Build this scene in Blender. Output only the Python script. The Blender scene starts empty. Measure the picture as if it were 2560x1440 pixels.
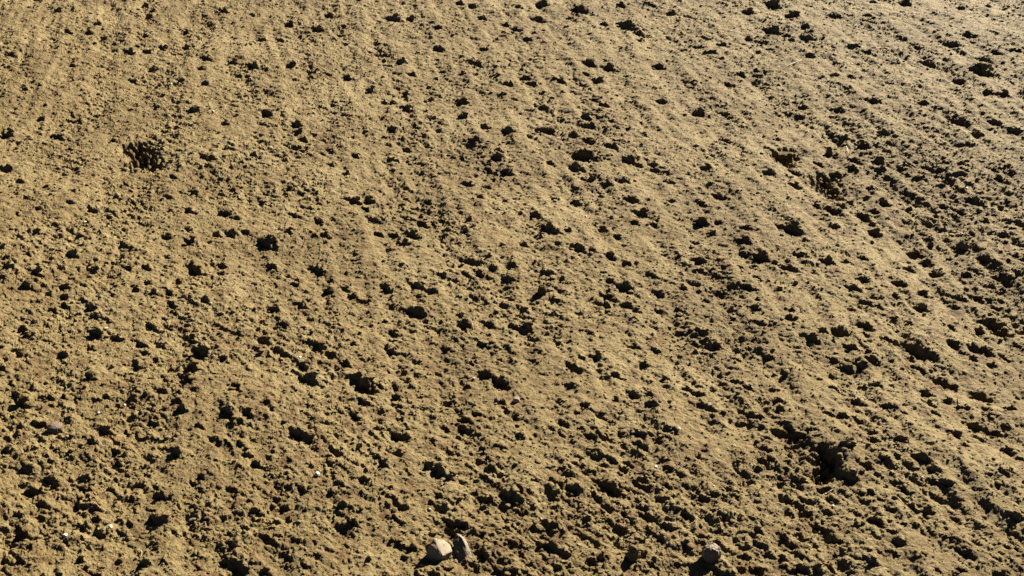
import bpy, bmesh, math
import numpy as np
from mathutils import Vector, noise as mnoise

R = math.radians
scene = bpy.context.scene
C = scene.collection

# ------------------------------------------------------------------ camera
CAM_H, PITCH, FPX, W0, H0 = 1.6, R(32.1), 2900.0, 2560.0, 1440.0
cam_d = bpy.data.cameras.new('camera')
cam = bpy.data.objects.new('camera', cam_d); C.objects.link(cam)
cam.location = (0, 0, CAM_H); cam.rotation_euler = (R(90) - PITCH, 0, 0)
cam_d.sensor_width = 36; cam_d.lens = FPX / W0 * 36
cam_d.clip_start = 0.05; cam_d.clip_end = 3000
scene.camera = cam

# ------------------------------------------------------------------ sky, sun, exposure
SUN_AZ, SUN_EL = R(38), R(28.5)          # azimuth right of the camera's heading (+Y), elevation
wld = bpy.data.worlds.new('World'); scene.world = wld; wld.use_nodes = True
wn = wld.node_tree; bg = wn.nodes['Background']
sky = wn.nodes.new('ShaderNodeTexSky'); sky.sky_type = 'NISHITA'; sky.sun_disc = False
sky.altitude = 4500; sky.air_density = .18; sky.dust_density = 0.0   # thin dry upland air: a deep sky and black shadows
sky.sun_elevation = SUN_EL; sky.sun_rotation = SUN_AZ
wn.links.new(sky.outputs[0], bg.inputs[0]); bg.inputs[1].default_value = 0.05
sl = bpy.data.lights.new('sun', 'SUN'); sl.energy = 5.0; sl.angle = R(0.5); sl.color = (1.0, 0.93, 0.77)
so = bpy.data.objects.new('sun', sl); C.objects.link(so)
SUNV = Vector((math.sin(SUN_AZ) * math.cos(SUN_EL), math.cos(SUN_AZ) * math.cos(SUN_EL), math.sin(SUN_EL)))
so.rotation_euler = SUNV.to_track_quat('Z', 'Y').to_euler(); so.location = (3, 4, 4)
vs = scene.view_settings
vs.view_transform = 'Standard'; vs.look = 'None'; vs.gamma = 1.0; vs.use_curve_mapping = False
vs.exposure = 2.7

# ------------------------------------------------------------------ pixel -> ground point, size of a pixel there
def ground_at(px, py):
    dx = (px - W0 / 2) / FPX; dy = (H0 / 2 - py) / FPX
    c, s = math.cos(PITCH), math.sin(PITCH)
    fy = c + dy * s; fz = -s + dy * c
    t = CAM_H / -fz
    return dx * t, fy * t, t / FPX          # x, y, metres per photo pixel

# ------------------------------------------------------------------ materials
def new_mat(name):
    m = bpy.data.materials.new(name); m.use_nodes = True
    nt = m.node_tree; return m, nt, nt.nodes['Principled BSDF']

def ramp(nt, fac, stops):
    r = nt.nodes.new('ShaderNodeValToRGB'); e = r.color_ramp.elements
    while len(e) < len(stops): e.new(0.5)
    for k, (p, c) in enumerate(stops): e[k].position = p; e[k].color = (*c, 1)
    nt.links.new(fac, r.inputs[0]); return r.outputs[0]

def noise_tex(nt, coord, scale, detail=4, rough=0.6):
    n = nt.nodes.new('ShaderNodeTexNoise'); n.inputs['Scale'].default_value = scale
    n.inputs['Detail'].default_value = detail; n.inputs['Roughness'].default_value = rough
    nt.links.new(coord, n.inputs['Vector']); return n.outputs['Fac']

def mix(nt, fac, a, b, mode='MIX'):
    m = nt.nodes.new('ShaderNodeMix'); m.data_type = 'RGBA'; m.blend_type = mode
    if isinstance(fac, float): m.inputs[0].default_value = fac
    else: nt.links.new(fac, m.inputs[0])
    for k, v in ((6, a), (7, b)):
        if isinstance(v, tuple): m.inputs[k].default_value = (*v, 1)
        else: nt.links.new(v, m.inputs[k])
    return m.outputs[2]

def soil_material():
    m, nt, b = new_mat('dry_soil')
    g = nt.nodes.new('ShaderNodeNewGeometry').outputs['Position']
    base = ramp(nt, noise_tex(nt, g, 2.6, 7, .68), [(.28, (.072, .049, .0200)), (.5, (.105, .0760, .0325)), (.72, (.134, .1015, .0485))])
    damp = ramp(nt, noise_tex(nt, g, 26, 4, .65), [(.50, (0, 0, 0)), (.68, (1, 1, 1))])
    col = mix(nt, damp, base, (.062, .035, .0135))
    grain = ramp(nt, noise_tex(nt, g, 420, 3, .7), [(.3, (.72, .72, .74)), (.55, (1, 1, 1)), (.75, (1.25, 1.22, 1.15))])
    col = mix(nt, 1.0, col, grain, 'MULTIPLY')
    nt.links.new(col, b.inputs['Base Color'])
    b.inputs['Roughness'].default_value = .85
    b.inputs['Specular IOR Level'].default_value = .10
    bp = nt.nodes.new('ShaderNodeBump'); bp.inputs['Strength'].default_value = 1.0; bp.inputs['Distance'].default_value = .0048
    m1 = nt.nodes.new('ShaderNodeMapping'); m1.inputs['Rotation'].default_value = (0, 0, SUN_AZ - math.pi / 2); nt.links.new(g, m1.inputs['Vector'])
    m2 = nt.nodes.new('ShaderNodeMapping'); m2.inputs['Scale'].default_value = (1, .38, 1); nt.links.new(m1.outputs[0], m2.inputs['Vector'])
    nt.links.new(noise_tex(nt, m2.outputs[0], 260, 5, .75), bp.inputs['Height'])
    nt.links.new(bp.outputs[0], b.inputs['Normal'])
    return m

def stone_material(name, c0, c1, spec=.3, rough=.7):
    m, nt, b = new_mat(name)
    g = nt.nodes.new('ShaderNodeTexCoord').outputs['Object']
    col = ramp(nt, noise_tex(nt, g, 90, 6, .7), [(.32, c0), (.68, c1)])
    gr = ramp(nt, noise_tex(nt, g, 500, 3, .7), [(.3, (.7, .7, .7)), (.6, (1.05, 1.05, 1.05))])
    nt.links.new(mix(nt, 1.0, col, gr, 'MULTIPLY'), b.inputs['Base Color'])
    b.inputs['Roughness'].default_value = rough; b.inputs['Specular IOR Level'].default_value = spec
    bp = nt.nodes.new('ShaderNodeBump'); bp.inputs['Strength'].default_value = .5; bp.inputs['Distance'].default_value = .001
    nt.links.new(noise_tex(nt, g, 350, 4, .7), bp.inputs['Height']); nt.links.new(bp.outputs[0], b.inputs['Normal'])
    return m

SOIL = soil_material()
TAN_STONE = stone_material('tan_stone', (.088, .062, .031), (.138, .102, .056))
BROWN_STONE = stone_material('brown_stone', (.060, .041, .023), (.105, .075, .043))
PURPLE_STONE = stone_material('purple_brown_stone', (.040, .027, .019), (.080, .053, .037), .2, .7)
PINK_STONE = stone_material('pinkish_stone', (.18, .125, .085), (.27, .195, .14))
PALE_STONE = stone_material('pale_quartz', (.22, .185, .13), (.36, .315, .24), .5, .45)
STRAW = stone_material('dry_straw', (.17, .125, .06), (.26, .20, .10), .4, .5)
ROOT = stone_material('dry_root', (.12, .08, .035), (.22, .15, .065), .3, .6)

# ------------------------------------------------------------------ vectorised noise
rng = np.random.default_rng(11)
_P = rng.permutation(1024).astype(np.int32); _P = np.concatenate([_P, _P])
_a = rng.random(1024) * 2 * np.pi
_GX = np.cos(_a).astype(np.float32); _GY = np.sin(_a).astype(np.float32)
def hsh(ix, iy): return _P[_P[ix & 1023] + (iy & 1023)]
def gn(x, y):
    ix = np.floor(x).astype(np.int32); iy = np.floor(y).astype(np.int32)
    fx = (x - ix).astype(np.float32); fy = (y - iy).astype(np.float32)
    u = fx * fx * fx * (fx * (fx * 6 - 15) + 10); v = fy * fy * fy * (fy * (fy * 6 - 15) + 10)
    def g(i, j, dx, dy):
        h = hsh(ix + i, iy + j); return _GX[h] * dx + _GY[h] * dy
    a = g(0, 0, fx, fy); b = g(1, 0, fx - 1, fy); c = g(0, 1, fx, fy - 1); d = g(1, 1, fx - 1, fy - 1)
    ab = a + u * (b - a); cd = c + u * (d - c)
    return (ab + v * (cd - ab)) * 1.5
_RV = rng.random((4, 1024)).astype(np.float32)
def domes(x, y, cell, prob, rmin, rmax, flat):
    """rounded lumps scattered one per cell; returns height in units of the cell"""
    X = x / cell; Y = y / cell
    ix = np.floor(X).astype(np.int32); iy = np.floor(Y).astype(np.int32)
    out = np.zeros_like(X, dtype=np.float32)
    for i in (-1, 0, 1):
        for j in (-1, 0, 1):
            h = hsh(ix + i + 37, iy + j + 91)
            cx = ix + i + _RV[0][h]; cy = iy + j + _RV[1][h]
            r = rmin + (rmax - rmin) * _RV[2][h] ** 2
            d2 = ((X - cx) ** 2 + (Y - cy) ** 2) / (r * r)
            k = np.sqrt(np.clip(1 - d2, 0, 1)) * r * flat * (_RV[3][h] < prob)
            np.maximum(out, k, out=out)
    return out

# ------------------------------------------------------------------ what the photograph shows, read crop by crop (x, y, width in crop pixels; crops are 3x enlarged)
MARKS = {
 (0, 0): "445,90,60 740,185,60 670,245,70 525,240,60 1085,35,50 1145,80,50 1680,90,70 1905,115,50 2030,125,40 2470,100,60 2180,175,60 2390,215,110 1965,280,70 2100,290,50 1230,345,90 975,380,80 1115,375,60 1030,335,45 1390,350,60 1530,360,45 90,410,60 550,490,60 1150,515,60 1555,440,90 1755,465,70 1910,495,100 2340,535,80 2200,500,90 1005,605,70 1515,520,50 1370,610,60 1545,630,60 195,680,60 1215,715,35 2010,860,90 1460,835,90 1985,940,50 2230,930,90 1690,930,70 320,895,70 70,1000,110 450,1018,100 2250,990,70 2280,1050,70 1060,1180,180p 1010,1270,60 1300,1330,70 55,1255,110 160,1365,60 2490,1230,70 1905,1150,50 850,1048,40 2140,1190,60 1390,225,60 790,280,45",
 (853, 0): "400,145,110 525,150,80 895,45,60 985,60,60 1060,140,60 1335,65,50 1510,35,80 1790,75,110 1475,145,100 1705,145,45 1975,190,55 2150,200,130 2235,245,70 2300,25,70 2095,40,60 2480,85,80 1235,185,50 1310,215,70 1450,248,45 1420,300,60 685,175,40 735,215,60 735,375,70 1090,370,60 975,465,70 1040,480,50 1860,480,110 2010,505,110 1385,580,80 1440,625,80 1265,635,80 1650,620,70 1845,562,55 1940,610,70 460,475,60 540,570,60 230,675,70 500,820,90 735,715,45 675,735,45 490,705,40 385,775,60 320,770,50 915,765,100 920,870,80 1295,745,40 1520,810,110 1910,750,70 1975,790,60 1835,885,70 1870,955,90 1075,945,70 1255,990,90 1420,1035,60 1560,985,120 1740,1020,70 1860,1065,80 2040,1120,80 1830,1175,160 2170,1210,110 1005,1055,70 490,1095,60 125,1170,75 390,965,65 315,895,45 500,1205,40 385,1190,70 1180,1135,60 1175,1190,80 1245,1290,90 1095,1270,60 1760,1260,90 1565,1220,60 2120,1360,80 2000,1380,60 965,1390,60 1110,1410,60 2410,750,80 2265,1010,60 2390,485,80 2245,300,50 40,335,45 30,205,50 45,575,80 2465,1365,60 40,1305,60",
 (1706, 0): "690,30,110 830,115,90 500,90,80 680,230,110 495,285,70 195,275,60 310,325,70 225,385,80 300,435,50 605,305,60 140,335,50 345,610,60 440,550,60 960,415,70 930,205,55 940,285,70 1430,25,50 1390,125,45 1150,130,90 1680,20,90 2090,60,60 2290,45,40 1850,485,130 1300,360,60 1390,400,70 1350,525,45 1260,585,50 1145,560,60 2030,350,90 2135,280,90 2350,400,60 2520,395,60 2270,460,110 2240,535,150 2090,600,100 1435,755,110 1175,800,70 1810,780,60 885,825,60 910,770,60 125,845,110 2080,915,130 2340,915,80 2220,990,70 2495,970,65 1505,980,60 1225,1010,60 770,1115,150 810,1180,90 1030,1195,60 1280,1235,70 1165,1265,70 1345,1055,80 2410,710,70 2290,690,70 1690,1210,60 1640,1250,60 830,1270,60 650,1300,80 1110,1395,70 235,1165,45 180,1260,80 330,1035,80 720,1015,35 1420,1385,60 1480,1195,100 1985,1220,50 2370,1335,90 1940,1385,60 850,1385,70 1300,1175,80 2110,1310,60",
 (0, 480): "560,10,60 210,50,60 545,95,50 700,135,70 820,180,50 1005,75,45 300,150,40 135,185,50 1275,45,50 1420,140,70 1690,160,110 1785,190,50 1980,75,70 2215,175,60 2395,210,50 1265,340,70 1630,320,70 1740,315,110 1855,310,70 2010,395,150 1440,380,90 1420,290,60 2160,310,70 2440,320,90 930,400,70 990,440,60 215,470,50 560,480,100 30,430,60 70,570,100 470,575,60 285,620,110 720,605,100 975,590,80 1110,575,70 1265,495,35 1680,550,60 1480,580,130 2050,560,80 2380,580,140p 2480,655,60 1670,605,60 1115,695,60 1030,745,60 505,725,65 500,800,60 500,855,60 210,720,100 380,770,60 1285,770,50 1300,850,60 1305,910,50 1160,770,60 690,870,100 710,930,80 825,980,50 1545,820,60 2210,695,50 2460,730,100 2270,850,80 2060,875,90 1970,970,70 2140,1010,100 1280,1015,80 1140,1010,100 730,1060,130 880,1095,90 405,890,60 175,1010,70 195,1060,50 160,1195,110 490,1205,70 690,1160,60 1440,1110,120 1070,1145,90 1210,1140,50 1790,1070,80 1995,1120,120 2070,1190,70 2400,1150,110 2500,1220,70 1520,1215,140 1180,1265,60 1030,1305,120p 1095,1215,60 25,1330,70 690,1390,110 1450,1320,120 1690,1265,80 2290,1300,130 2320,1400,150 85,1415,40 1410,1400,90",
 (853, 480): "110,75,110 210,65,90 250,200,110 200,140,60 600,175,50 620,245,70 700,240,60 650,65,50 490,45,45 470,370,100 540,320,100 285,310,70 410,315,70 800,290,60 935,300,60 965,220,60 1050,45,60 1610,40,45 1755,60,80 1460,165,70 1550,275,100 1620,310,70 1705,300,50 2170,55,100 2260,165,90 2210,235,60 2340,235,70 1970,265,60 2080,330,60 2490,75,60 1770,430,130 1890,450,60 2020,480,80 2140,530,70 1370,405,55 770,370,40 945,525,120p 770,640,60 940,630,60 1040,620,60 1135,600,55 1290,570,55 1250,655,110 690,745,85 570,695,90 345,710,80 35,705,70 85,750,70 165,795,50 590,775,45 1000,790,65 1220,845,70 1380,890,70 900,925,80 580,890,140 1160,905,45 1545,605,60 2030,665,60 2130,710,130 2330,620,70 2395,760,80 2010,780,100 1980,850,100 2005,905,70 2150,850,100 2210,890,60 2390,885,60 400,1040,90 390,1110,60 390,1190,100 345,1150,50 90,1140,60 640,960,50 930,1000,100 1110,990,110 1300,1020,70 1390,1020,90 1415,1090,45 1630,1140,70 1865,1070,60 1070,1150,80 1150,1165,60 805,1165,60 875,1095,50 1810,1255,60 1920,1235,110 1740,1330,140p 2275,1285,70 2180,1145,50 2465,1055,45 2360,1175,50 970,1275,60 1095,1370,110 1200,1420,120 130,1400,130 40,1290,80 740,1340,70 2060,1380,60 1450,1270,35",
 (1706, 480): "280,25,60 150,90,70 150,225,120 275,225,50 480,280,80 830,275,140 760,265,60 220,305,50 470,380,90 1020,90,60 1120,105,110 1205,80,60 1265,55,60 1335,40,40 1155,235,70 1080,150,35 1190,10,80 1510,50,80 1450,100,60 1380,150,110 1440,195,60 1710,180,70 2090,110,90 1990,85,60 2270,190,70 1460,265,110 1760,400,100 1850,470,90 1900,550,80 1710,520,80 2190,45,120 2280,455,120 2520,230,110 2400,300,70 590,495,120 490,475,80 690,540,60 800,580,100 890,485,70 1090,520,130 130,515,90 135,600,70 560,655,60 370,715,70 265,750,80 480,740,80 720,745,60 15,735,50 1370,635,90 1290,710,100 1390,815,70 1650,640,100 1830,720,90 1360,465,45 1230,490,40 2235,735,100 2090,730,80 2060,790,70 2370,930,170p 2430,980,130 2020,975,70 2250,960,60 365,885,75 550,890,60 660,1010,40 155,1050,80 185,1105,50 265,1150,100 410,1175,60 640,1250,70 590,1020,70 800,960,80 815,905,50 1350,985,110 1410,1015,70 905,1090,50 980,1120,90 1180,1050,110 1060,1070,60 1275,1170,80 1530,1080,60 1380,1070,60 1600,1110,80 1770,1140,170 1130,1255,80 1230,1320,110 1360,1310,110 1420,1260,80 1810,1300,90 1960,1380,180p 2200,1130,130 2300,1145,130 2420,1150,60 2190,1200,60 2340,1240,50 2050,1100,80 410,1420,60 1600,770,60 1795,835,100 2150,560,60 2360,620,50 2510,450,60",
 (0, 960): "130,60,100 170,120,120 100,230,50 385,85,50 600,85,40 480,75,50 730,115,60 800,100,60 1220,50,90 1340,65,45 1470,55,60 1770,30,90 1110,190,50 1150,275,70 1330,130,110 1370,200,100 1670,165,70 1710,225,120 1750,290,60 1865,235,90 2050,210,50 2010,170,60 2240,390,130 2330,420,110 1510,335,50 800,345,110 530,390,70 690,425,80 960,355,50 880,500,60 890,570,80 910,620,50 210,610,80 35,595,40 50,480,90 1330,530,110 1610,420,70 1650,450,60 1810,460,60 1860,540,70 1930,600,90 1700,450,60 2490,610,80 2500,670,70 2180,590,50 2520,500,80 2345,285,40 650,690,80 380,700,130 230,765,120 330,770,70 430,835,60 630,770,90 600,890,130p 730,900,80 320,880,90 300,990,80 640,1060,110 740,1090,110 720,1000,60 400,1085,45 185,1095,110 275,1135,60 40,1275,100 160,1300,90 910,1080,70 1165,1000,110 1220,1020,70 1000,850,60 1170,770,60 1210,840,90 1295,850,40 1520,700,70 1510,800,80 1570,910,60 1540,1020,60 1460,745,50 1940,960,110 1900,990,90 1830,1080,60 2270,820,120p 2180,780,70 2090,860,60 2490,820,70 2150,930,90 2290,960,50 2550,920,50 1770,1200,80 1700,1310,90 1790,1370,170p 1990,1390,90 2160,1290,50 2290,1355,45 1220,1325,60 1090,1330,100 600,1290,60 430,1390,60 720,1410,50 1920,1130,35 1310,1105,60 1670,1210,50",
 (853, 960): "190,10,160 290,25,50 420,35,100 420,100,70 430,170,80 460,215,60 455,270,50 110,230,80 175,135,70 430,400,150p 270,335,60 250,560,70 330,610,100 440,530,60 180,740,70 740,650,150 660,620,60 820,710,60 740,830,50 770,910,120 430,910,140p 430,1010,80 430,1180,80 530,1220,80 25,1080,70 100,1050,60 920,1060,100 860,1090,60 1190,150,80 1240,205,80 1310,255,90 1015,235,50 920,275,60 945,345,90 590,170,35 945,15,40 1220,5,120 1050,480,60 1205,490,70 1340,410,70 1650,365,80 1580,350,40 1650,280,80 1840,175,75 1950,235,90 1880,410,100p 1980,410,90 1730,25,50 2200,80,120 2300,95,60 2340,170,90 2250,400,110 2270,475,110 2150,580,70 1750,605,45 1900,540,60 2140,640,60 1120,640,100 1130,730,70 1190,740,40 1290,830,150 1330,790,80 1120,860,80 1640,750,80 1760,790,90 1720,690,60 2030,760,130 2280,700,70 2440,760,60 1990,890,70 2125,945,60 2000,990,60 1865,1050,50 2000,1050,45 1880,940,40 2280,910,80 2320,975,50 2320,1060,60 2400,1130,90 1240,1070,70 1240,1010,70 1580,1190,120 1500,1160,100 1700,1250,130 1955,1280,60 1890,1305,60 2320,1335,45 1080,1280,100 1190,1370,110 1310,1390,70 590,1410,80 690,1410,60 485,1290,70 2490,380,80 1640,1350,60",
 (1706, 960): "30,40,80 130,75,60 330,160,35 140,150,40 500,30,60 710,140,60 730,200,80 580,250,100 690,60,50 720,360,70 900,390,110 800,330,80 1100,240,80 1205,260,70 1310,270,90 1135,45,60 1190,75,40 1310,140,70 1460,20,80 1520,180,60 1580,190,60 1660,235,45 1850,130,80 1885,225,60 2150,160,70 2060,385,120 2110,470,80 1830,45,90 2000,95,70 2280,50,160p 2210,280,80 2370,340,80 2480,140,70 2230,380,70 2450,490,120 2540,560,50 1435,420,60 1650,450,80 1790,580,130 1880,660,90 1500,590,70 1390,630,80 600,490,90 595,575,70 125,555,60 905,715,80 1270,700,120 1730,720,110 1880,740,80 1980,760,80 1660,790,70 1810,810,60 1405,820,60 1090,780,90 1120,840,80 1470,865,40 1360,875,50 1650,855,70 1720,915,90 1540,935,70 1850,945,70 780,845,100 910,850,60 310,840,50 310,970,90 750,690,60 1010,1020,65 1090,1070,70 1470,980,60 1450,1030,100 1740,1050,45 1800,1090,60 1650,1050,40 2500,1010,120 2400,690,90 2450,670,60 2480,1180,70 2510,1230,60 2440,1220,50 2065,1000,50 570,1100,80 585,1190,60 760,1150,70 820,1190,60 890,1270,110 750,1290,80 1150,1140,100 1580,1110,60 1640,1190,80 2060,1230,70 2150,1270,80 280,1170,70 20,1160,50 490,1245,50 380,1410,90 450,1350,60 560,1350,50 830,1380,70 920,1370,110 1030,1370,70 1110,1340,80 1910,1400,60 2400,1420,90 2100,1400,60 1430,1310,80 1600,1270,50",
}
marks = []                                   # ground x, y, width in metres, is it a hollow
for (ox, oy), txt in MARKS.items():
    for tok in txt.split():
        hole = tok.endswith('p')
        cx, cy, w = (float(v) for v in tok.rstrip('p').split(','))
        x, y, mpp = ground_at(ox + cx / 2.998, oy + cy / 2.998)
        w = w * .92 if hole or w >= 140 else 60 * (w / 62) ** .72                # shadows run together: the wide ones hold smaller clods
        marks.append((x, y, w / 2.998 * mpp, hole))

# ------------------------------------------------------------------ the ground: one sheet, fine where one stands, coarse to the horizon
Y0, Y1, NY, NX = 1.25, 6.2, 980, 1340   # fine part
TILT = R(14)                                 # the rake lines
def half_w(y): return 0.49 * (y + 1.0)
ys_f = Y0 * (Y1 / Y0) ** (np.arange(NY) / (NY - 1))
ys = np.concatenate([[-1200, -300, -80, -25, -9, -4, -2, -.9, -.2, .35, .75, 1.0, 1.15], ys_f, [6.25, 6.4, 6.8, 7.6, 9, 12, 18, 30, 60, 140, 400, 1200]])
ss_f = np.linspace(-1, 1, NX)
ext = np.array([1.02, 1.06, 1.15, 1.35, 1.8, 3, 6, 15, 50, 200])
ss = np.concatenate([-ext[::-1], ss_f, ext])
JY0, IX0 = 13, len(ext)
hw = half_w(np.maximum(ys, 1.0))
X = (ss[None, :] * hw[:, None]).astype(np.float64); Y = np.repeat(ys[:, None], len(ss), 1)
fine = np.zeros(X.shape, np.float32); fine[JY0:JY0 + NY, IX0:IX0 + NX] = 1
near = np.clip(1 - (np.abs(ss)[None, :] - 1) / .5, 0, 1) * np.clip(np.where(Y > 0, 1 - (Y - 6.2) / 3, 1 + Y), 0, 1)

near0 = np.clip(1.15 - np.abs(Y - 2.2) / 2.4, 0, 1)
w1 = gn(X * 60, Y * 60); w2 = gn(X * 60 + 31.7, Y * 60 + 11.3)
w3 = gn(X * 150, Y * 150); w4 = gn(X * 150 + 7.7, Y * 150 + 19.1)
XW = X + .0045 * w1 + .0022 * w3; YW = Y + .0045 * w2 + .0022 * w4
ct, st = math.cos(TILT), math.sin(TILT)
bend = .03 * gn(X * .9 + 3, Y * .9)
U = XW * ct + YW * st + bend; V = -XW * st + YW * ct
f1 = gn(U * 6.5, V * 1.6); f2 = gn(U * 14 + 5, V * 2.8); f3 = gn(U * 29 + 2, V * 7)
side = np.clip(.80 + .40 * X * np.clip((4.4 - Y) / 1.8, -.4, 1), .5, 1.6)      # the passes bit deeper towards the right
furrow = (.0070 * f1 + .0088 * f2 + .0056 * f3) * side
vx, vy, _ = ground_at(2200, 520); UV = X * ct + Y * st - (vx * ct + vy * st) + .05 * gn(X * 2, Y * 2)
valley = np.exp(-(UV / .24) ** 2) * near0       # the long trough on the right: bright smooth flank, rough shaded flank
swell = -.036 * valley + .012 * gn(X * 1.7 + 4, Y * 1.7) + .007 * gn(XW * 4.5, YW * 4.5)
rough = .0045 * gn(XW * 13, YW * 13) + .0058 * (.4 - np.abs(gn(XW * 22, YW * 22))) + .0036 * (.4 - np.abs(gn(XW * 47, YW * 47))) \
      + .0013 * gn(XW * 105 + 3, YW * 105) + .0011 * gn(XW * 210, YW * 210) + .0006 * gn(XW * 390, YW * 390)
patch = np.clip(.65 + .8 * gn(X * 5 + 8, Y * 5 + 2) - .9 * f1 - .7 * f2 + .7 * np.clip(UV / .25, -1, 1) * np.exp(-(UV / .5) ** 2) * near0, .1, 1.8)   # furrow bottoms are crumbly, crests smoother
lump = .060 * domes(XW, YW, .060, .35, .12, .36, .20) * patch + .026 * domes(XW + 5, YW, .026, .5, .15, .42, .38) * patch \
     + .012 * domes(XW, YW + 3, .012, .5, .2, .48, .55)
A_ = XW * math.sin(SUN_AZ) + YW * math.cos(SUN_AZ); B_ = XW * math.cos(SUN_AZ) - YW * math.sin(SUN_AZ)
drag = .0040 * gn(A_ * 42, B_ * 13) + .0032 * gn(A_ * 95 + 4, B_ * 36) + .0014 * gn(A_ * 185, B_ * 75 + 2)
Z = swell + near * (furrow + (rough + drag) * np.clip(.42 + .42 * patch, .45, 1.1) + lump)

def row_of(y): return JY0 + math.log(max(y, 1e-3) / Y0) / math.log(Y1 / Y0) * (NY - 1)
def col_of(x, y): return IX0 + (x / half_w(y) + 1) / 2 * (NX - 1)
def window(x, y, rad):
    j0 = int(max(JY0, row_of(max(y - rad, .2)))); j1 = int(min(JY0 + NY, row_of(y + rad) + 2))
    i0 = int(max(IX0, min(col_of(x - rad, y - rad), col_of(x - rad, y + rad)))); i1 = int(min(IX0 + NX, max(col_of(x + rad, y - rad), col_of(x + rad, y + rad)) + 2))
    if j1 <= j0 or i1 <= i0: return None
    return slice(j0, j1), slice(i0, i1)
SA = (math.sin(SUN_AZ), math.cos(SUN_AZ))    # horizontal heading of the sun: crumbs tore loose on the other side

XS = XW + .0055 * gn(X * 34 + 9, Y * 34); YS = YW + .0055 * gn(X * 34, Y * 34 + 17)
RAG = np.clip(1 + .9 * gn(X * 80 + 1, Y * 80 + 6), .25, 1.9)
def scarp(x, y, w, hgt, dig):
    """a torn lip: gentle on the far right, a ragged drop and hollow on the near left"""
    win = window(x, y, w * 2.2)
    if win is None: return
    dx = XS[win] - x; dy = YS[win] - y
    a = (dx * SA[0] + dy * SA[1]) / w; b = (-dx * SA[1] + dy * SA[0]) / w
    up = 1 / (1 + np.exp(-(a + .12) * 16))
    g = hgt * up * np.exp(-np.clip(a, 0, 9) * 1.3) - dig * (1 - up) * np.exp(-(a + .12) ** 2 * 3.5)
    Z[win] += (g * np.exp(-(b / .80) ** 2) * w * RAG[win]).astype(np.float32)
def pit(x, y, rx, ry, depth):
    r = max(rx, ry); win = window(x, y, r * 2)
    if win is None: return
    d2 = ((XS[win] * 2 - XW[win] - x) / rx) ** 2 + ((YS[win] * 2 - YW[win] - y) / ry) ** 2
    Z[win] -= depth / (1 + d2 ** 2) * RAG[win]
def mound(x, y, r, h):
    win = window(x, y, r * 2.2)
    if win is None: return
    Z[win] += h * np.exp(-((XW[win] - x) ** 2 + (YW[win] - y) ** 2) / (r * r))

for x, y, w, hole in marks:
    if hole:
        pit(x, y, w * .42, w * .42, w * .18); scarp(x + SA[0] * w * .2, y + SA[1] * w * .2, w * .8, .34, .2)
    else:
        scarp(x, y, w * .88, .34, .34)
# the deep hollow with its torn wall (right) and the second long hollow above it
for px, py, a, b, d in ((2064, 1150, .017, .032, .030), (2050, 1180, .020, .018, .018), (2000, 1088, .014, .014, .012), (1990, 1120, .035, .045, .008),
        (333, 370, .028, .035, .030), (355, 392, .040, .055, .045), (382, 412, .030, .030, .028),          # the black gash on the left
        (1950, 382, .030, .030, .028), (1975, 374, .035, .035, .034), (1972, 398, .025, .025, .022),       # the knot of hollows on the right
        (2058, 446, .032, .036, .030), (2082, 468, .030, .030, .026), (2070, 432, .022, .022, .020)):
    x, y, _ = ground_at(px, py); pit(x, y, a, b, d)
x, y, _ = ground_at(2110, 1140); mound(x, y, .026, .014)

def height(x, y):
    j = min(max(row_of(y), JY0), JY0 + NY - 1.001); i = min(max(col_of(x, y), IX0), IX0 + NX - 1.001)
    j0, i0 = int(j), int(i); fj, fi = j - j0, i - i0
    return float((Z[j0, i0] * (1 - fi) + Z[j0, i0 + 1] * fi) * (1 - fj) + (Z[j0 + 1, i0] * (1 - fi) + Z[j0 + 1, i0 + 1] * fi) * fj)

def mesh_np(name, co, faces):
    """co (n,3); faces (m,k) with constant k"""
    me = bpy.data.meshes.new(name); m, k = faces.shape
    me.vertices.add(len(co)); me.vertices.foreach_set('co', np.ascontiguousarray(co, np.float32).ravel())
    me.loops.add(m * k); me.loops.foreach_set('vertex_index', np.ascontiguousarray(faces, np.int32).ravel())
    me.polygons.add(m); me.polygons.foreach_set('loop_start', np.arange(0, m * k, k, dtype=np.int32))
    me.polygons.foreach_set('loop_total', np.full(m, k, np.int32))
    me.update(calc_edges=True); return me

ny, nx = X.shape
idx = np.arange(ny * nx, dtype=np.int32).reshape(ny, nx)
quads = np.stack([idx[:-1, :-1], idx[:-1, 1:], idx[1:, 1:], idx[1:, :-1]], -1).reshape(-1, 4)
gm = mesh_np('ground', np.stack([X, Y, Z], -1).reshape(-1, 3), quads)
gm.materials.append(SOIL); gm.polygons.foreach_set('use_smooth', np.zeros(len(quads), bool))
ground = bpy.data.objects.new('ground', gm); C.objects.link(ground); ground['kind'] = 'structure'
ground['label'] = 'dry raked brown soil with torn furrows'

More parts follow.
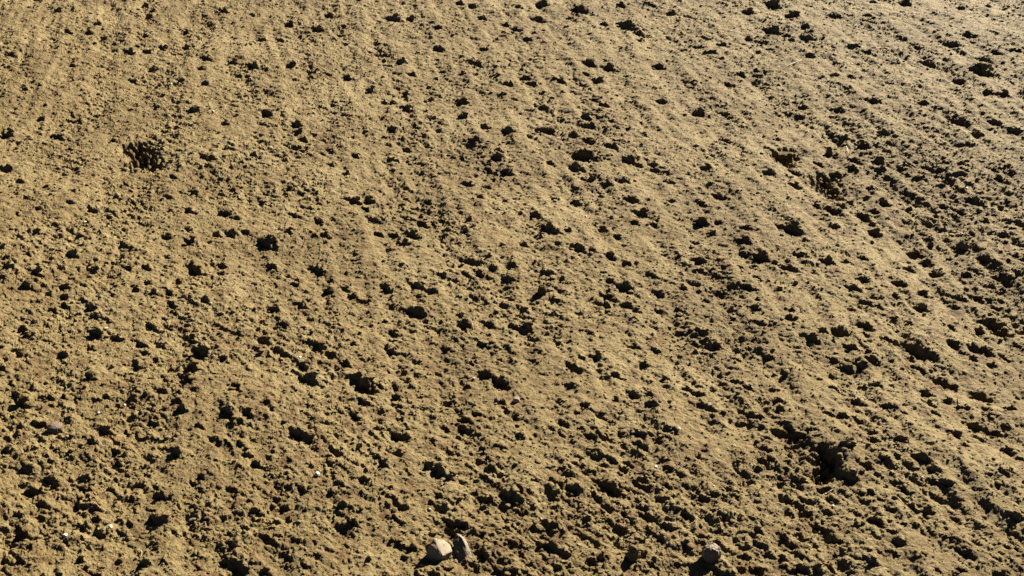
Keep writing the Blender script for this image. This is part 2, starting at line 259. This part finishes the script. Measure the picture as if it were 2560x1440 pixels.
# ------------------------------------------------------------------ lump shapes
def lump_mesh(name, sub, seed, mat, amp=.30, fine_amp=.12, squash=(1, 1, .8), ncut=7):
    bm = bmesh.new()
    bmesh.ops.create_icosphere(bm, subdivisions=sub, radius=1)
    o = Vector((seed * 3.7, seed * 1.9, seed * 5.3))
    lr = np.random.default_rng(int(seed * 7 + 1))
    cuts = [(Vector(lr.normal(size=3)).normalized(), lr.uniform(.55, .9)) for _ in range(ncut)]
    for v in bm.verts:
        d = v.co.normalized()
        n = amp * mnoise.noise(d * 1.3 + o) + amp * .7 * mnoise.noise(d * 2.6 + o)
        if sub > 1: n += fine_amp * abs(mnoise.noise(d * 5 + o)) * 1.6 + fine_amp * mnoise.noise(d * 9 + o)
        rr = 1 + n
        for cd, cut in cuts:
            q = d.dot(cd)
            if q > .05: rr = min(rr, cut / q)
        rr += .5 * fine_amp * mnoise.noise(d * 14 + o) if sub > 2 else 0
        n = rr - 1
        v.co = Vector((d.x * squash[0], d.y * squash[1], d.z * squash[2])) * (1 + n)
    me = bpy.data.meshes.new(name); bm.to_mesh(me); bm.free(); me.materials.append(mat)
    for p in me.polygons: p.use_smooth = False
    return me

def thing(name, me, loc, rot, scale, label, cat, group=None):
    o = bpy.data.objects.new(name, me); C.objects.link(o)
    o.location = loc; o.rotation_euler = rot; o.scale = scale if hasattr(scale, '__len__') else (scale,) * 3
    o['label'] = label; o['category'] = cat
    if group: o['group'] = group
    return o

# ------------------------------------------------------------------ clods: the 280 largest one by one
CL = [lump_mesh('soil_clod', 3, k + 1, SOIL, .34, .13, (1, 1, .85)) for k in range(12)]
loose = sorted([m for m in marks if not m[3]], key=lambda m: -m[2] / (m[1] ** .5 + .3))
big, small = loose[:280], loose[280:]
LAB_L = 'broad crumbly soil clod with a wide black shaded side, sunk in raked soil'
LAB_M = 'middling lumpy soil clod with a black shaded side on raked soil'
LAB_S = 'small soil clod, a dark dot with a lit cap on raked soil'
for k, (x, y, w, _) in enumerate(big):
    r = w * rng.uniform(.22, .38)
    cx, cy = x + SA[0] * w * .22, y + SA[1] * w * .22
    thing('soil_clod', CL[k % 12], (cx, cy, height(cx, cy) + r * .10), (rng.uniform(-.35, .35), rng.uniform(-.35, .35), -SUN_AZ + rng.uniform(-.5, .5) + (math.pi if k % 2 else 0)),
          (r * rng.uniform(1.0, 1.5), r * rng.uniform(.75, 1.05), r * rng.uniform(.5, .95)),
          *((LAB_L, 'clod', 'large clods scattered over the raked soil') if w > .038 else (LAB_M, 'clod', 'middling clods scattered over the raked soil') if w > .026 else (LAB_S, 'clod', 'small clods scattered over the raked soil')))

# ------------------------------------------------------------------ loose crumbs nobody could count: one object
def lump_cloud(name, spots, variants, mat):
    cos, fcs, off = [], [], 0
    for k, (x, y, z, r) in enumerate(spots):
        vco, vf = variants[k % len(variants)]
        a = rng.uniform(0, 6.28); c, s = math.cos(a), math.sin(a)
        sx, sy, sz = r * rng.uniform(.7, 1.35), r * rng.uniform(.7, 1.35), r * rng.uniform(.55, 1.0)
        p = vco * np.array([sx, sy, sz])
        q = np.stack([p[:, 0] * c - p[:, 1] * s + x, p[:, 0] * s + p[:, 1] * c + y, p[:, 2] + z], -1)
        cos.append(q); fcs.append(vf + off); off += len(vco)
    me = mesh_np(name, np.concatenate(cos), np.concatenate(fcs)); me.materials.append(mat); return me
def variants(sub, n, amp, fa, s0):
    out = []
    for k in range(n):
        me = lump_mesh('tmp', sub, s0 + k, SOIL, amp, fa)
        co = np.empty(len(me.vertices) * 3, np.float32); me.vertices.foreach_get('co', co)
        f = np.empty(len(me.polygons) * 3, np.int32); me.loops.foreach_get('vertex_index', f)
        out.append((co.reshape(-1, 3), f.reshape(-1, 3))); bpy.data.meshes.remove(me)
    return out
V1 = variants(1, 12, .45, 0, 40); V2 = variants(2, 12, .36, .12, 60)
spots_mid, spots_fine = [], []
for x, y, w, _ in small:
    r = w * rng.uniform(.20, .36); cx, cy = x + SA[0] * w * .22, y + SA[1] * w * .22
    spots_mid.append((cx, cy, height(cx, cy) + r * .1, r))
N = 36000
yy = Y0 * (5.6 / Y0) ** rng.random(N); xx = (rng.random(N) * 2 - 1) * half_w(yy) * .98
dens = gn(xx * 6 + 2, yy * 6) + .6 * gn(xx * 17, yy * 17 + 5)
rad = .0010 * (1 + yy * .30) * (1 - rng.random(N)) ** -.36
for x, y, r, d in zip(xx, yy, rad, dens):
    if d < rng.uniform(-.7, .35): continue
    r = min(r, .0075)
    (spots_mid if r > .0042 else spots_fine).append((x, y, height(x, y) + r * .25, r))
print('crumbs', len(spots_mid), len(spots_fine))
for nm, sp, va, lab in (('soil_crumbs', spots_mid, V2, 'small loose lumps of dry soil strewn over the ground'), ('fine_soil_crumbs', spots_fine, V1, 'fine crumbs of dry soil strewn over the ground')):
    o = bpy.data.objects.new(nm, lump_cloud(nm, sp, va, SOIL)); C.objects.link(o)
    o['kind'] = 'stuff'; o['label'] = lab; o['category'] = 'soil crumbs'

# ------------------------------------------------------------------ the stones one can name
def hull_mesh(name, pts, mat, seed, rough_amp=.0006, bevel=.0022, unit=.001):
    bm = bmesh.new()
    for p in pts: bm.verts.new(Vector(p) * unit)
    r = bmesh.ops.convex_hull(bm, input=bm.verts)
    bmesh.ops.delete(bm, geom=[v for v in r['geom_interior'] if isinstance(v, bmesh.types.BMVert)], context='VERTS')
    bmesh.ops.dissolve_limit(bm, angle_limit=R(12), verts=bm.verts, edges=bm.edges)
    bmesh.ops.bevel(bm, geom=list(bm.edges), offset=bevel, segments=2, profile=.6, affect='EDGES')
    bmesh.ops.triangulate(bm, faces=bm.faces)
    for _ in range(2): bmesh.ops.subdivide_edges(bm, edges=[e for e in bm.edges if e.calc_length() > .002], cuts=1, use_grid_fill=True)
    bmesh.ops.triangulate(bm, faces=bm.faces); bm.normal_update()
    o = Vector((seed, seed * 2, 0))
    for v in bm.verts: v.co += v.normal * (rough_amp * 2 * mnoise.noise(v.co * 90 + o) + rough_amp * mnoise.noise(v.co * 300 + o))
    me = bpy.data.meshes.new(name); bm.to_mesh(me); bm.free(); me.materials.append(mat); return me

def on_ground(px, py, dz=0):
    x, y, m = ground_at(px, py); return (x, y, height(x, y) + dz), m

STONES = []
loc, m = on_ground(1092, 1400)
PA = [(-7, 30, 38), (-3, 18, 31), (13, 0, 17), (14, 39, 26), (25, 36, 17), (31, 20, 11), (-13, 17, 30), (-23, 14, 14), (-17, 4, 0), (0, -3, 0), (15, 5, 0), (-15, 35, -6), (25, 33, -6), (-20, 8, -12), (0, -1, -12), (28, 14, -12)]
thing('stone', hull_mesh('stone', PA, TAN_STONE, 3), (loc[0], loc[1], loc[2] - .004), (0, 0, 0), .92, 'angular tan stone with a flat sunlit top, touching a narrow slab', 'stone')
loc, m = on_ground(1150, 1406)
PB = [(-10, 53, 24), (-17, 41, 18), (-8, 15, 3), (0, 0, 0), (9, 7, 4), (9, 26, 17), (0, 43, 23), (6, 46, 19), (15, 25, 11), (19, 14, 2), (-4, 53, 22), (-5, 40, -6), (20, 25, -8), (0, 2, -12)]
thing('stone_slab', hull_mesh('stone_slab', PB, BROWN_STONE, 8, .0006, .0018), (loc[0] + .002, loc[1], loc[2] - .002), (0, 0, 0), 1.12, 'narrow upright stone slab with a dark face and thin bright edge', 'stone')
loc, m = on_ground(1778, 1384)
thing('stone', lump_mesh('stone', 4, 21, BROWN_STONE, .14, .05, (1, .9, 1.2), 0), (loc[0], loc[1], loc[2] + .008), (.1, -.15, .4), .0185, 'rounded grey-brown stone with a bright rim and its shadow on smooth soil', 'stone')
loc, m = on_ground(136, 1072)
thing('stone', lump_mesh('stone', 4, 33, PURPLE_STONE, .12, .03, (1.15, .9, .72), 2), (loc[0], loc[1], loc[2] + .006), (.1, .1, .5), .0150, 'smooth purplish brown stone half buried in the soil', 'stone')
loc, m = on_ground(1291, 1008)
PE = [(-8, 0, 0), (8, -2, 0), (9, 9, 0), (-7, 10, -2), (-6, 3, 9), (5, 0, 8), (8, 7, 11), (-2, 10, 12), (-3, -3, 3)]
thing('pebble', hull_mesh('pebble', PE, PINK_STONE, 5, .0003, .001), loc, (0, 0, .2), 1.0, 'pinkish faceted pebble perched on a ridge of soil', 'pebble')

NAMED = [  # photo x, y of the base, radii in mm, seed, label
 (1581, 1384, (12, 12, 22), 2, 'pointed triangular soil clod with a wholly black face and long shadow'),
 (2113, 1128, (18, 15, 12), 5, 'large crumbling clod standing over the deep dark hollow'),
 (2322, 545, (17, 14, 16), 7, 'squarish dark soil clod, larger than all around it, on pale furrowed soil'),
 (2408, 605, (17, 15, 16), 9, 'round dark soil clod beside a small pale lump'),
 (2074, 372, (12, 12, 22), 4, 'tall narrow soil clod with its shadow on bare smooth soil'),
 (2066, 446, (15, 13, 13), 6, 'dark soil clod on top of a knot of smaller clods'),
 (1352, 733, (13, 12, 18), 3, 'peaked dark soil clod with a wedge of shadow on smooth soil'),
 (2433, 570, (9, 9, 10), 11, 'small pale round soil lump beside the round dark clod'),
 (2330, 597, (9, 9, 9), 1, 'small pale lump of soil perched on a furrow'),
 (1481, 447, (12, 11, 12), 8, 'pale grey lump of earth with one white speck on its side'),
]
for px, py, (a, b, c), sd, lab in NAMED:
    loc, m = on_ground(px, py); k = .001
    loc = (loc[0] + SA[0] * a * k * .3, loc[1] + SA[1] * a * k * .3, loc[2] + c * k * .25)
    thing('soil_clod', lump_mesh('soil_clod', 4, sd + 70, SOIL, .30, .14, (a * k, b * k, c * k)), loc, (0, 0, 0), 1, lab, 'clod')

PEB = [(533, 285, 5.5, 'round white pebble resting in the open on level soil'), (310, 1009, 4.6, 'flat cream chip of stone, the larger of two side by side'), (247, 1032, 4.2, 'small cream chip of stone, the smaller of two side by side'),
 (793, 1194, 6.5, 'creamy rounded pebble beside a deep round hollow'), (275, 1313, 4.5, 'white broken pebble at the edge of a black shadow'), (163, 1335, 5.2, 'dull white pebble on a low mound near black shadow'),
 (1695, 1088, 4.2, None), (2083, 1264, 3.4, None), (214, 559, 4.2, None), (427, 210, 5, None), (267, 827, 4.5, None), (1832, 304, 4, None), (1783, 1219, 2.6, None), (1185, 947, 4, None), (2063, 1158, 4.5, 'round pebble lodged inside the deep dark hollow'),
 (1465, 540, 2.6, None), (1640, 1168, 3, None), (2418, 463, 4, None), (750, 895, 3.6, None), (630, 12, 3, None), (1475, 405, 3, None), (1689, 670, 3.4, None), (416, 51, 4, None), (528, 763, 3.4, None), (1075, 1271, 3, None), (1353, 1295, 2.6, None), (1240, 383, 2.6, None), (2304, 1200, 2.8, None)]
PV = [lump_mesh('pebble', 2, 100 + k, PALE_STONE, .25, .04, (1.15, .95, .7)) for k in range(6)]
for k, (px, py, r, lab) in enumerate(PEB):
    loc, m = on_ground(px, py); dz = .03 if lab and 'lodged' in lab else 0
    o = thing('pebble', PV[k % 6], (loc[0], loc[1], loc[2] + r * .0005 + dz * 0), (0, 0, k * 1.3), r * .001, lab or 'tiny pale pebble lying loose on the raked soil', 'pebble', None if lab else 'tiny pale pebbles on the soil')

# ------------------------------------------------------------------ straws and rootlets
def strand(name, pix, rad, mat, label, cat, lift=.002, group=None):
    pts = []
    for px, py in pix:
        x, y, m = ground_at(px, py); pts.append(Vector((x, y, height(x, y) + lift)))
    o0 = pts[0].copy(); n = 10; path = []
    for i in range(n):                        # resample and sag a little
        t = i / (n - 1) * (len(pts) - 1); k = min(int(t), len(pts) - 2); f = t - k
        p = pts[k].lerp(pts[k + 1], f) - o0
        p.z += rad * 2 * mnoise.noise(Vector((i * .7, o0.x * 50, o0.y * 50)))
        path.append(p)
    bm = bmesh.new(); rings = []
    for i, p in enumerate(path):
        d = (path[min(i + 1, n - 1)] - path[max(i - 1, 0)]).normalized()
        s = d.cross(Vector((0, 0, 1))).normalized(); u = s.cross(d)
        r = rad * 1.25 * (1 - .55 * i / (n - 1))
        rings.append([bm.verts.new(p + (s * math.cos(q * 1.0472) + u * math.sin(q * 1.0472)) * r) for q in range(6)])
    for a, b in zip(rings, rings[1:]):
        for q in range(6): bm.faces.new((a[q], a[(q + 1) % 6], b[(q + 1) % 6], b[q]))
    bm.faces.new(rings[0][::-1]); bm.faces.new(rings[-1])
    me = bpy.data.meshes.new(name); bm.to_mesh(me); bm.free(); me.materials.append(mat)
    return thing(name, me, o0, (0, 0, 0), 1, label, cat, group)
strand('straw', [(1746, 612), (1775, 606), (1798, 594)], .0012, STRAW, 'thin curved straw lying across pale furrowed soil', 'straw')
strand('twig', [(1973, 163), (1988, 157), (2003, 151)], .0024, STRAW, 'short pale twig lying on smooth bright soil', 'twig', .004)
strand('straw', [(2118, 357), (2120, 368), (2121, 381)], .0014, STRAW, 'short upright cream straw beside a tall narrow clod', 'straw', .006)
strand('root', [(1440, 1357), (1462, 1365), (1487, 1377)], .0010, ROOT, 'tan rootlet stretched beside a torn black scarp', 'root', .004)
strand('root', [(1448, 1384), (1462, 1374), (1490, 1378)], .0009, ROOT, 'brown bent rootlet crossing the tip of another rootlet', 'root', .004)
strand('straw', [(2058, 1236), (2068, 1232), (2082, 1224)], .0009, STRAW, 'hair-thin straw bridging a dark crack below the deep hollow', 'straw', .006)
strand('straw', [(351, 1370), (354, 1378), (352, 1386)], .0008, STRAW, 'tiny curved straw standing in brown crumbly soil', 'straw', .003)
strand('straw', [(216, 494), (219, 490), (222, 497)], .0016, STRAW, 'short cream flake of straw on level soil', 'straw', .003)
strand('root', [(1174, 800), (1180, 815), (1185, 835)], .0010, ROOT, 'tan rootlet hanging over a small broken scarp', 'root', .004)
strand('straw', [(2184, 188), (2190, 182), (2192, 179)], .0010, STRAW, 'bent cream straw tip on bright smooth soil', 'straw', .004)
strand('root', [(205, 682), (240, 688), (268, 681)], .0009, ROOT, 'fine brown rootlet lying across level soil', 'root', .003)
